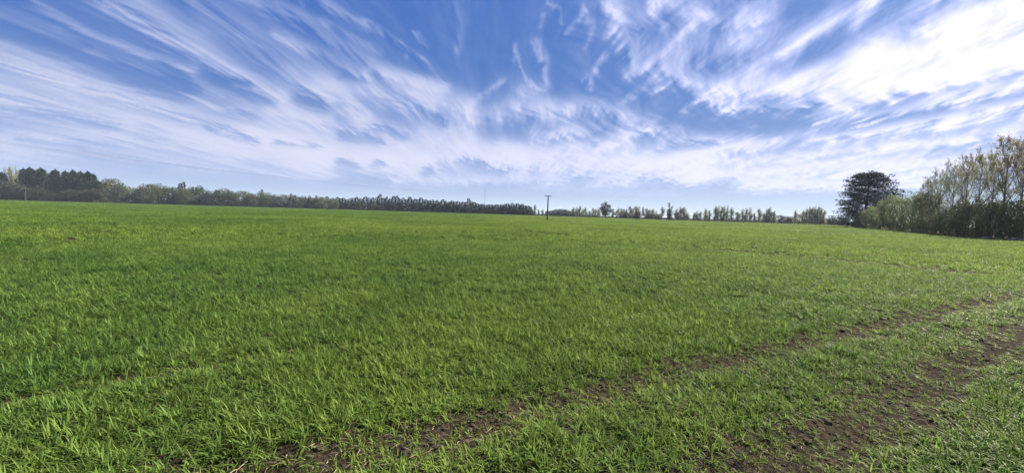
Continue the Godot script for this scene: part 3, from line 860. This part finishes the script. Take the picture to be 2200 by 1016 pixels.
func make_bigpine() -> Array:
	var wood := Shape.new()
	var leaf := Shape.new()
	var bark := Color(0.065, 0.05, 0.042)
	wood.tube([Vector3(0, -0.4, 0), Vector3(0.2, 6, 0), Vector3(0.4, 13, 0), Vector3(0.6, 20, 0)], [0.75, 0.6, 0.38, 0.08], 8, bark)
	var reach := [[0.0, 10.2], [5.0, 10.6], [10.0, 9.4], [15.0, 8.3], [17.5, 7.2], [19.3, 5.2], [20.4, 3.0]]
	for k in 270:
		var f := (k + rng.randf()) / 270.0
		var y := 0.8 + f * 19.2 + rnd(-0.5, 0.5)
		var w := 3.0
		for i in reach.size() - 1:
			if y >= reach[i][0] and y <= reach[i + 1][0]:
				w = lerpf(reach[i][1], reach[i + 1][1], (y - reach[i][0]) / (reach[i + 1][0] - reach[i][0]))
		var t := k * 2.399 + rnd(-0.35, 0.35)
		var o := Vector3(cos(t), 0, sin(t))
		if o.x > 0.0 and y > 11.0 and y < 18.5:
			w *= 1.0 + 0.40 * o.x
		w *= sqrt(rng.randf()) * 0.55 + 0.48 + 0.16 * sin(t * 3.0 + y * 0.9)
		var mid := Vector3(0.03 * y, y, 0)
		var tip := mid + o * (w - 0.9)
		if k % 2 == 0:
			wood.tube([mid - Vector3(0, w * 0.22, 0), mid.lerp(tip, 0.5) - Vector3(0, w * 0.12, 0), tip], [0.16, 0.1, 0.03], 4, bark)
		var z := rnd(0.7, 1.25)
		for q in 3:
			var at := tip.lerp(mid, q * 0.16) + Vector3(rnd(-0.5, 0.5), rnd(-0.15, 0.35), rnd(-0.5, 0.5))
			clump(leaf, at, Vector3(z * 1.25, z * 0.40, z * 1.25), 36, 0.46, shade(Color(0.034, 0.050, 0.034), 0.2), 0.4, -0.5)
	return [wood.mesh(), leaf.mesh(), 20.6, 21.5]

func make_willow(tone: Color) -> Array:
	var wood := Shape.new()
	var leaf := Shape.new()
	var bark := Color(0.13, 0.11, 0.085)
	for k in 5:
		var t := k * 1.26 + rnd(-0.3, 0.3)
		var o := Vector3(cos(t), 0, sin(t))
		wood.tube([o * 0.2 + Vector3(0, -0.3, 0), o * 0.8 + Vector3(0, 2.4, 0), o * 2.0 + Vector3(0, 5.2, 0), o * 2.8 + Vector3(0, 7.2, 0)], [0.2, 0.16, 0.1, 0.03], 5, bark)
	for k in 120:
		var p := ball()
		p = p.normalized() * pow(p.length(), 0.5)
		var at := Vector3(p.x * 4.0, 4.6 + p.y * 4.2, p.z * 4.0)
		var z := rnd(0.55, 1.0)
		clump(leaf, at, Vector3(z, z * 0.85, z), 60, 0.32, shade(tone, 0.25), 0.32, 0.3)
	for k in 26:
		var t := rnd(0, TAU)
		clump(leaf, Vector3(cos(t) * rnd(1.5, 3.8), rnd(0.4, 2.0), sin(t) * rnd(1.5, 3.8)), Vector3(0.8, 0.7, 0.8), 40, 0.28, shade(tone, 0.25), 0.3, 0.3)
	return [wood.mesh(), leaf.mesh(), 9.3, 9.0]

func make_thicket() -> Array:
	var wood := Shape.new()
	var leaf := Shape.new()
	var bark := Color(0.09, 0.075, 0.06)
	for k in 16:
		var t := rnd(0, TAU)
		var o := Vector3(cos(t), 0, sin(t)) * rnd(0.3, 2.2)
		var e := o * rnd(1.1, 1.7)
		wood.tube([o + Vector3(0, -0.3, 0), o.lerp(e, 0.5) + Vector3(rnd(-0.3, 0.3), 2.2, 0), e + Vector3(0, rnd(3.8, 5.6), 0)], [0.07, 0.05, 0.015], 3, bark)
	for k in 100:
		var p := ball()
		p = p.normalized() * pow(p.length(), 0.55)
		var z := rnd(0.45, 0.85)
		clump(leaf, Vector3(p.x * 2.9, 2.7 + p.y * 2.7, p.z * 2.9), Vector3(z, z, z), 38, 0.26, shade(Color(0.105, 0.118, 0.055), 0.3), 0.35)
	return [wood.mesh(), leaf.mesh(), 5.8, 6.6]

func make_bush() -> Array:
	var wood := Shape.new()
	var leaf := Shape.new()
	for k in 5:
		var t := rnd(0, TAU)
		wood.tube([Vector3(0, -0.2, 0), Vector3(cos(t) * 0.8, 0.9, sin(t) * 0.8), Vector3(cos(t) * 1.5, 1.5, sin(t) * 1.5)], [0.06, 0.04, 0.02], 3, Color(0.1, 0.08, 0.06))
	for k in 18:
		var t := rnd(0, TAU)
		var w := sqrt(rng.randf()) * 2.0
		clump(leaf, Vector3(cos(t) * w, rnd(0.3, 1.5) * (1.0 - w * 0.2), sin(t) * w), Vector3(0.7, 0.5, 0.7), 20, 0.36, shade(Color(0.075, 0.082, 0.045), 0.25), 0.3)
	return [wood.mesh(), leaf.mesh(), 2.1, 5.0]

# a tree coming into leaf: limbs, branches and twigs with small loose leaves
func branch(wood: Shape, leaf: Shape, from: Vector3, dir: Vector3, l: float, r: float, depth: int, tone: Color) -> void:
	var bark := shade(Color(0.150, 0.135, 0.105), 0.15)
	var pts := [from]
	var rad := [r]
	var p := from
	var d := dir
	var n := 4 if depth > 1 else 3
	for k in n:
		d = (d + ball() * 0.22 + Vector3(0, 0.07, 0)).normalized()
		p += d * l / n
		pts.append(p)
		rad.append(r * (1.0 - 0.72 * (k + 1.0) / n))
	wood.tube(pts, rad, 5 if depth > 2 else 3, bark)
	if depth == 0:
		for q in 4:
			var at: Vector3 = pts[0].lerp(p, rnd(0.15, 1.05)) + ball() * 0.16
			var ld := (d + ball()).normalized()
			leaf.card(at, ld, ld.cross(ball()).normalized(), rnd(0.10, 0.24), rnd(0.07, 0.15), shade(tone, 0.4))
		return
	var kids: int = [0, 4, 4, 7][depth]
	for k in kids:
		var e := rnd(0.28, 1.0)
		var i := mini(int(e * n), n - 1)
		var at: Vector3 = pts[i].lerp(pts[i + 1], e * n - i)
		var out := d.cross(ball()).normalized()
		var nd := (d * rnd(0.75, 1.2) + out * rnd(0.45, 0.9)).normalized()
		branch(wood, leaf, at, nd, l * rnd(0.42, 0.62), maxf(r * (0.5 - 0.25 * e), 0.012), depth - 1, tone)

func make_leafing(tone: Color) -> Array:
	var wood := Shape.new()
	var leaf := Shape.new()
	wood.tube([Vector3(0, -0.4, 0), Vector3(0.1, 2.0, 0.05), Vector3(0.0, 4.0, 0.1), Vector3(0.1, 8.0, 0), Vector3(0, 12.6, 0.1)], [0.3, 0.24, 0.19, 0.11, 0.02], 7, Color(0.11, 0.092, 0.072))
	for k in 13:
		var y := 2.6 + k * 0.72
		var t := k * 2.4 + rnd(-0.4, 0.4)
		var up := lerpf(0.75, 1.7, k / 13.0)
		branch(wood, leaf, Vector3(0.05, y, 0.05), Vector3(cos(t), up, sin(t)).normalized(), lerpf(5.4, 2.6, k / 13.0), lerpf(0.11, 0.04, k / 13.0), 3, tone)
	return [wood.mesh(), leaf.mesh(), 14.0, 8.4]

func variants(kind: String) -> Array:
	if protos.has(kind):
		return protos[kind]
	var out := []
	match kind:
		"poplar":
			for k in 5: out.append(make_poplar())
		"conifer":
			for k in 5: out.append(make_conifer())
		"pine":
			for k in 4: out.append(make_pine())
		"broadleaf":
			for k in 4: out.append(make_broadleaf([Color(0.075, 0.098, 0.042), Color(0.050, 0.070, 0.034), Color(0.092, 0.112, 0.050), Color(0.036, 0.054, 0.030)][k], 32))
		"dim":
			for k in 2: out.append(make_broadleaf(Color(0.045, 0.050, 0.036), 26))
		"round": out.append(make_round())
		"narrow": out.append(make_narrow())
		"bigpine": out.append(make_bigpine())
		"willow":
			for k in 3: out.append(make_willow([Color(0.120, 0.155, 0.075), Color(0.105, 0.145, 0.070), Color(0.135, 0.160, 0.078)][k]))
		"thicket":
			for k in 3: out.append(make_thicket())
		"bush":
			for k in 2: out.append(make_bush())
		"leafing":
			for k in 4: out.append(make_leafing([Color(0.190, 0.215, 0.105), Color(0.205, 0.190, 0.110), Color(0.170, 0.205, 0.095), Color(0.185, 0.205, 0.105)][k]))
	protos[kind] = out
	return out

const ORD := ["", "first", "second", "third", "fourth", "fifth", "sixth", "seventh", "eighth", "ninth", "tenth", "eleventh", "twelfth", "thirteenth", "fourteenth", "fifteenth", "sixteenth", "seventeenth", "eighteenth", "nineteenth"]
const TENS := ["", "", "twent", "thirt", "fort", "fift", "sixt", "sevent"]
func ordinal(n: int) -> String:
	if n < 20:
		return ORD[n]
	if n % 10 == 0:
		return TENS[n / 10] + "ieth"
	return TENS[n / 10] + "y-" + ORD[n % 10]

# group -> [name, category, label with its place, group phrase]
const SAY := {
	"back_poplars": ["poplar_tree", "poplar", "pale slim poplar rising behind the left pines, %s from the left", "poplars behind the left pines"],
	"left_pines": ["pine_tree", "pine", "tall dark pine of the left wood, %s from the left picture edge", "tall pines of the left wood"],
	"left_shrubs": ["broadleaf_tree", "tree", "low olive tree in front of the left pines, %s from the left", "low trees before the left pines"],
	"left_bushes": ["field_bush", "bush", "small grey green bush at the foot of the left wood, %s from left", "bushes along the left field edge"],
	"leaf_wood": ["broadleaf_tree", "tree", "rounded olive tree between pines and far conifers, %s from the left pines", "rounded trees of the left field edge"],
	"gap_poplars": ["poplar_tree", "poplar", "thin pale poplar peeping over the olive trees, %s from the left", "thin poplars over the olive trees"],
	"spires": ["conifer_tree", "conifer", "pointed conifer rising above the rounded olive trees, %s from the left", "pointed conifers over the olive trees"],
	"front_broadleaf": ["broadleaf_tree", "tree", "lighter round tree in front of the dark conifers, %s from the left", "lighter trees before the conifers"],
	"far_conifers": ["conifer_tree", "conifer", "dark conifer in the long far row, %s counted from the left", "dark conifers along the far field edge"],
	"poplars_pole": ["poplar_tree", "poplar", "small poplar just left of the utility pole, %s from the conifers", "poplars beside the utility pole"],
	"dim_trees": ["broadleaf_tree", "tree", "dim far tree right of the utility pole, %s from the pole", "dim trees right of the pole"],
	"poplars_a": ["poplar_tree", "poplar", "pale poplar left of the lone round tree, %s from the left", "poplars left of the lone round tree"],
	"lone": ["broadleaf_tree", "tree", "lone dark round tree standing in the field before the poplars", ""],
	"poplars_b": ["poplar_tree", "poplar", "pale poplar between round tree and narrow dark tree, %s from the left", "poplars right of the lone round tree"],
	"dim_trees_b": ["broadleaf_tree", "tree", "low dark tree among poplars right of the lone tree, %s from left", "low dark trees among the poplars"],
	"poplars_c": ["poplar_tree", "poplar", "pale poplar close beside the narrow dark tree, %s from the left", "poplars beside the narrow dark tree"],
	"dark_narrow": ["broadleaf_tree", "tree", "narrow ragged dark tree with a forked top among the poplars", ""],
	"poplars_d": ["poplar_tree", "poplar", "pale poplar in the long right row, %s from its left end", "poplars of the long right row"],
	"dim_trees_c": ["broadleaf_tree", "tree", "dim far tree low behind the right poplars, %s from the left", "dim trees behind the right poplars"],
	"poplars_e": ["poplar_tree", "poplar", "pale poplar in the clump nearest the big pine, %s from left", "poplars nearest the big pine"],
	"big_pine": ["pine_tree", "pine", "big broad dark pine with tiered branches at the right wood's end", ""],
	"willows": ["willow_tree", "willow", "bushy green willow right of the big pine, %s from the pine", "willows at the right field edge"],
	"leafing": ["deciduous_tree", "tree", "tall thin tree coming into leaf, %s from the left in the right wood", "trees coming into leaf on the right"],
	"thicket": ["hedge_shrub", "shrub", "dark dense shrub under the right wood's tall trees, %s from left", "dark shrubs under the right wood"],
}

func make_trees() -> void:
	var leaf_m := material(0.55, 0.9, 0.35)
	var dark_m := material(0.6, 0.2, 0.3)
	var bark_m := material(0.9)
	for g in TREES:
		var kind: String = g[1]
		if g[0].begins_with("dim") or g[0] == "left_shrubs":
			kind = "dim"
		var say: Array = SAY[g[0]]
		var vs := variants(kind)
		var n := 0
		for e in g[2]:
			n += 1
			var v: Array = vs[(n * 7 + rng.randi() % 2) % vs.size()]
			var label: String = say[2]
			if label.contains("%s"):
				label = label % ordinal(n)
			var t := thing(say[0], label, say[1], Vector3(e[0], -0.02, e[1]), say[3])
			var sy: float = e[2] / v[2]
			var sx: float = e[3] / v[3]
			if kind in ["willow", "thicket", "leafing", "bush", "broadleaf", "dim", "conifer", "pine", "poplar"]:
				t.rotation.y = rnd(0, TAU)
				sx *= {"conifer": 1.35, "pine": 1.25, "broadleaf": 1.25, "dim": 1.6, "poplar": 1.4}.get(kind, 1.0)
			if kind in ["willow", "thicket"]:
				sy *= rnd(0.80, 1.12)
			t.scale = Vector3(sx, sy, sx)
			part("trunk", v[0], bark_m, t)
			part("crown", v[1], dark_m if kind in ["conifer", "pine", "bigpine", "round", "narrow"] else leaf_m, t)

# the shaded depth of the far woods behind their front rows, one mass
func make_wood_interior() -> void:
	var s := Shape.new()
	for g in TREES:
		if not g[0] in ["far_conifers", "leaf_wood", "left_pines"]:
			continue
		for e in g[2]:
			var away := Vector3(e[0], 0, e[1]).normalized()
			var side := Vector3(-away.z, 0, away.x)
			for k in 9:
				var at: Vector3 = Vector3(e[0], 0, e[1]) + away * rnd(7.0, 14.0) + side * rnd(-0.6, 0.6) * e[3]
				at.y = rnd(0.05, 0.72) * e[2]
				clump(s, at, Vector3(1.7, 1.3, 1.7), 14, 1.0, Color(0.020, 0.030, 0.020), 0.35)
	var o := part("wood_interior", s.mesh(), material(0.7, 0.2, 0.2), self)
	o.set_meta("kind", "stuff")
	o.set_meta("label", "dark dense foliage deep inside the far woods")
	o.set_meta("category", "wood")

# ------------------------------------------------------------------ poles, mast, sheds
func metal(c: Color, rough := 0.6, met := 0.0) -> StandardMaterial3D:
	var m := StandardMaterial3D.new()
	m.albedo_color = c.linear_to_srgb()
	m.roughness = rough
	m.metallic = met
	return m

func pole(at: Vector3, h: float, turn: float, label: String, c: Color) -> Node3D:
	var t := thing("utility_pole", label, "utility pole", at, "utility poles of the power line")
	t.rotation.y = turn
	var s := Shape.new()
	s.tube([Vector3(0, -0.5, 0), Vector3(0, h * 0.5, 0), Vector3(0, h, 0)], [0.21, 0.18, 0.14], 10, Color.WHITE, true)
	part("post", s.mesh(), metal(c, 0.85), t)
	var a := Shape.new()
	a.box(Vector3(-1.0, h - 0.22, 0.125), Vector3(1.0, h - 0.08, 0.235), Color.WHITE)
	part("crossarm", a.mesh(), metal(c * 1.1, 0.8), t)
	for x in [-0.92, 0.92]:
		var i := Shape.new()
		i.tube([Vector3(x, h - 0.08, 0.18), Vector3(x, h + 0.05, 0.18), Vector3(x, h + 0.06, 0.18), Vector3(x, h + 0.12, 0.18), Vector3(x, h + 0.13, 0.18), Vector3(x, h + 0.22, 0.18)], [0.03, 0.03, 0.09, 0.09, 0.05, 0.04], 8, Color.WHITE, true)
		part("insulator", i.mesh(), metal(Color(0.25, 0.24, 0.22), 0.3), t)
	return t

func wire(a: Vector3, b: Vector3, sag: float, label: String) -> void:
	var s := Shape.new()
	var pts := []
	var rad := []
	for k in 25:
		var t := k / 24.0
		pts.append(a.lerp(b, t) - Vector3(0, 4.0 * sag * t * (1.0 - t), 0) - a)
		rad.append(0.005)
	s.tube(pts, rad, 4, Color.WHITE)
	var o := part(numbered("power_wire"), s.mesh(), metal(Color(0.10, 0.10, 0.11), 0.6), self)
	o.position = a
	o.set_meta("label", label)
	o.set_meta("category", "wire")
	o.set_meta("group", "wires of the power line")

func make_poles() -> void:
	var pa := Vector3(9.5, 0, -107.7)
	var pb := Vector3(58.1, 0, -185.3)
	var pc := Vector3(-48.8, 0, -14.6)
	var turn := atan2(pb.x - pa.x, pb.z - pa.z)
	var h := 6.75
	pole(pa, h, 0.0 - 0.35, "dark utility pole with a crossarm standing alone in the field", Color(0.05, 0.045, 0.04))
	pole(pb, 6.3, turn, "farther utility pole in front of the poplars, right of the lone tree", Color(0.05, 0.045, 0.04))
	pole(pc, h, turn, "near utility pole carrying the wires at the left", Color(0.06, 0.052, 0.045))
	pole(Vector3(-404.0, 0, -328.0), 13.0, 0.6, "pale distant pole with a crossarm against the dark left pines", Color(0.06, 0.06, 0.06))
	for k in 2:
		var x: float = [-0.92, 0.92][k]
		var ea := pa + Vector3(x, h + 0.2, 0.18).rotated(Vector3.UP, -0.35)
		var eb := pb + Vector3(x, 6.5, 0.18).rotated(Vector3.UP, turn)
		var ec := pc + Vector3(x, h + 0.2, 0.18).rotated(Vector3.UP, turn)
		wire(ea, ec, 1.9, ["upper thin wire running left from the field pole across the sky", "lower thin wire running left from the field pole across the sky"][k])
		wire(ea, eb, 1.3, ["nearer thin wire between the two field poles", "farther thin wire between the two field poles"][k])

func make_mast() -> void:
	var t := thing("radio_mast", "slender pale lattice mast rising behind the dark conifers", "mast", Vector3(-50.0, 0, -700.0))
	var h := 42.5
	var m := metal(Color(0.42, 0.42, 0.43), 0.5, 0.0)
	var legs := []
	for k in 3:
		var a := TAU * k / 3.0
		legs.append(Vector3(cos(a), 0, sin(a)))
		var s := Shape.new()
		s.tube([legs[k] * 0.8, legs[k] * 0.62 + Vector3(0, h, 0)], [0.11, 0.09], 5, Color.WHITE, true)
		part("leg", s.mesh(), m, t)
	var b := Shape.new()
	var y := 0.5
	var i := 0
	while y < h - 1.6:
		var w := lerpf(0.8, 0.62, y / h)
		for k in 3:
			var p: Vector3 = legs[k] * w + Vector3(0, y, 0)
			var q: Vector3 = legs[(k + 1) % 3] * w + Vector3(0, y + 1.4, 0)
			b.tube([p, q], [0.05, 0.05], 3, Color.WHITE)
			b.tube([p, legs[(k + 1) % 3] * w + Vector3(0, y, 0)], [0.04, 0.04], 3, Color.WHITE)
		y += 1.4
		i += 1
	part("bracing", b.mesh(), m, t)
	for k in 3:
		var s := Shape.new()
		var o: Vector3 = legs[k] * 1.15
		s.box(o + Vector3(-0.22, h - 2.6, -0.22), o + Vector3(0.22, h - 0.4, 0.22), Color.WHITE)
		part("antenna", s.mesh(), metal(Color(0.6, 0.6, 0.6), 0.5), t)

func make_shed(at: Vector3, w: float, h: float, turn: float, label: String) -> void:
	var t := thing("farm_shed", label, "shed", at, "small white sheds among the poplars")
	t.rotation.y = turn
	var d := w * 0.7
	var s := Shape.new()
	s.box(Vector3(-w / 2, -0.1, -d / 2), Vector3(w / 2, h * 0.72, d / 2), Color.WHITE)
	for x in [-w / 2, w / 2]:
		s.tri(Vector3(x, h * 0.72, -d / 2), Vector3(x, h * 0.72, d / 2), Vector3(x, h * 0.97, 0), Color.WHITE)
	part("wall", s.mesh(), metal(Color(0.78, 0.78, 0.76), 0.7), t)
	var r := Shape.new()
	for z in [-1.0, 1.0]:
		var a := Vector3(-w / 2 - 0.15, h * 0.69, z * (d / 2 + 0.2))
		var b := Vector3(w / 2 + 0.15, h * 0.69, z * (d / 2 + 0.2))
		var e := Vector3(w / 2 + 0.15, h, 0)
		var f := Vector3(-w / 2 - 0.15, h, 0)
		var up := Vector3(0, 0.06, 0)
		r.quad(a, b, e, f, Color.WHITE)
		r.quad(a + up, b + up, e + up, f + up, Color.WHITE)
		r.quad(a, b, b + up, a + up, Color.WHITE)
	part("roof", r.mesh(), metal(Color(0.72, 0.72, 0.72), 0.5), t)
	var q := Shape.new()
	q.box(Vector3(-w * 0.12, 0, d / 2 + 0.003), Vector3(w * 0.12, h * 0.6, d / 2 + 0.04), Color.WHITE)
	part("door", q.mesh(), metal(Color(0.25, 0.23, 0.2), 0.7), t)

func make_hedge() -> void:
	var s := Shape.new()
	var w := Shape.new()
	var u := 0.0
	for k in EDGE.size() - 1:
		var a: Vector2 = EDGE[k]
		var b: Vector2 = EDGE[k + 1]
		if b.x < 2.0 or a.x > 40.0:
			continue
		var pa := Vector3(sin(deg_to_rad(a.x)), 0, -cos(deg_to_rad(a.x))) * (a.y + 3.0)
		var pb := Vector3(sin(deg_to_rad(b.x)), 0, -cos(deg_to_rad(b.x))) * (b.y + 3.0)
		var n := int(pa.distance_to(pb) / 0.9)
		for i in n:
			var p := pa.lerp(pb, (i + rng.randf()) / n)
			if rad_to_deg(atan2(p.x, -p.z)) < 3.0:
				continue
			clump(s, p + Vector3(rnd(-0.4, 0.4), rnd(0.35, 1.2), rnd(-0.4, 0.4)), Vector3(0.9, 0.65, 0.6), 20, 0.5, shade(Color(0.030, 0.036, 0.022), 0.25), 0.3)
			if i % 3 == 0:
				w.tube([p, p + Vector3(rnd(-0.2, 0.2), 0.6, rnd(-0.2, 0.2)), p + Vector3(rnd(-0.5, 0.5), 1.1, rnd(-0.4, 0.4))], [0.03, 0.02, 0.01], 3, Color(0.08, 0.065, 0.05))
	var t := thing("field_hedge", "low dark hedge along the far field edge under the poplars", "hedge")
	part("stems", w.mesh(), material(0.9), t)
	part("foliage", s.mesh(), material(0.7, 0.2, 0.3), t)

func make_rocks() -> void:
	var spots := [[66.8, -51.6, 0.75, 0.34], [67.9, -53.3, 0.9, 0.40], [70.6, -57.4, 0.6, 0.28], [72.4, -60.0, 1.0, 0.34], [77.5, -67.0, 0.7, 0.25], [81.4, -71.5, 0.7, 0.25], [88.0, -79.8, 0.6, 0.25], [104.0, -100.5, 0.8, 0.4], [111.5, -109.5, 1.2, 0.6], [119.5, -120.5, 0.8, 0.4]]
	for k in spots.size():
		var e: Array = spots[k]
		var s := Shape.new()
		lumpy(s, Vector3.ZERO, Vector3(e[2], e[3], e[2] * 0.8) * 0.62, 14, 8, 0.7, Color(0.17, 0.155, 0.125) if k < 6 else Color(0.13, 0.125, 0.095))
		var o := part(numbered("edge_rock"), s.mesh(), material(0.9), self)
		o.position = Vector3(e[0], e[3] * 0.35, e[1])
		o.rotation.y = k * 1.1
		o.set_meta("label", "pale low rock at the foot of the right wood, %s from the right" % [ordinal(k + 1)])
		o.set_meta("category", "rock")
		o.set_meta("group", "rocks along the right wood")

func make_bird() -> void:
	var s := Shape.new()
	lumpy(s, Vector3.ZERO, Vector3(0.07, 0.06, 0.19), 8, 6, 0.1, Color.WHITE)
	s.tri(Vector3(0, 0, 0.15), Vector3(-0.06, 0.01, 0.32), Vector3(0.06, 0.01, 0.32), Color.WHITE)
	var o := part("flying_bird", s.mesh(), metal(Color(0.03, 0.03, 0.035), 0.8), self)
	o.position = Vector3(55.6, 26.2, -90.0)
	o.rotation = Vector3(0.1, 0.8, 0.2)
	o.set_meta("label", "tiny dark bird flying in the blue gap right of centre")
	o.set_meta("category", "bird")
	for x in [-1.0, 1.0]:
		var w := Shape.new()
		w.quad(Vector3(x * 0.05, 0.03, -0.08), Vector3(x * 0.26, 0.12, -0.06), Vector3(x * 0.26, 0.12, 0.05), Vector3(x * 0.05, 0.03, 0.1), Color.WHITE)
		w.tri(Vector3(x * 0.26, 0.12, -0.06), Vector3(x * 0.48, 0.08, 0.05), Vector3(x * 0.26, 0.12, 0.05), Color.WHITE)
		part("wing", w.mesh(), metal(Color(0.03, 0.03, 0.035), 0.8), o)

# ------------------------------------------------------------------ scene
func _ready() -> void:
	rng.seed = 20240917
	fbm(fine, 71, 1.0, 3, 0.5)
	fbm(broad, 91, 0.03, 3, 0.5)

	var cam := Camera3D.new()
	cam.name = "camera"
	cam.position = Vector3(0, CAM_H, 0)
	cam.rotation_degrees = Vector3(-3.3885, 0, 1.70)
	cam.fov = 61.729
	cam.near = 0.05
	cam.far = 9000.0
	cam.current = true
	add_child(cam)

	var el := deg_to_rad(SUN_EL)
	var az := deg_to_rad(SUN_AZ)
	sun_dir = Vector3(sin(az) * cos(el), sin(el), -cos(az) * cos(el))
	var sun := DirectionalLight3D.new()
	sun.name = "sun"
	sun.light_energy = 1.6
	sun.light_color = Color(1.0, 0.94, 0.85)
	sun.light_angular_distance = 0.6
	sun.shadow_enabled = true
	add_child(sun)
	sun.look_at_from_position(sun_dir * 100.0, Vector3.ZERO)

	var sky_m := PanoramaSkyMaterial.new()
	sky_m.panorama = make_sky()
	var sky := Sky.new()
	sky.sky_material = sky_m
	var env := Environment.new()
	env.background_mode = Environment.BG_SKY
	env.sky = sky
	env.tonemap_mode = Environment.TONE_MAPPER_LINEAR
	env.tonemap_exposure = EXPOSURE
	env.sdfgi_enabled = true
	env.ssao_enabled = true
	env.ssil_enabled = true
	env.fog_enabled = true
	env.fog_density = 0.00012
	env.fog_light_color = Color(0.82, 0.91, 1.0)
	var we := WorldEnvironment.new()
	we.environment = env
	add_child(we)
	print("sky ", Time.get_ticks_msec())

	make_ground()
	print("ground ", Time.get_ticks_msec())
	make_crop()
	print("crop ", Time.get_ticks_msec())
	make_litter()
	make_trees()
	print("trees ", Time.get_ticks_msec())
	make_wood_interior()
	make_hedge()
	make_poles()
	make_mast()
	make_shed(Vector3(88.4, 0, -343.0), 1.8, 2.2, 0.2, "small white shed just right of the lone round tree")
	make_shed(Vector3(92.6, 0, -343.0), 2.5, 2.5, 0.1, "wider white shed second to the right of the lone round tree")
	make_shed(Vector3(109.8, 0, -334.0), 2.0, 2.3, 0.1, "white shed at the foot of the middle poplars")
	make_shed(Vector3(124.6, 0, -326.0), 2.8, 2.7, 0.15, "white shed close left of the narrow dark tree")
	make_rocks()
	make_bird()
	print("done ", Time.get_ticks_msec())
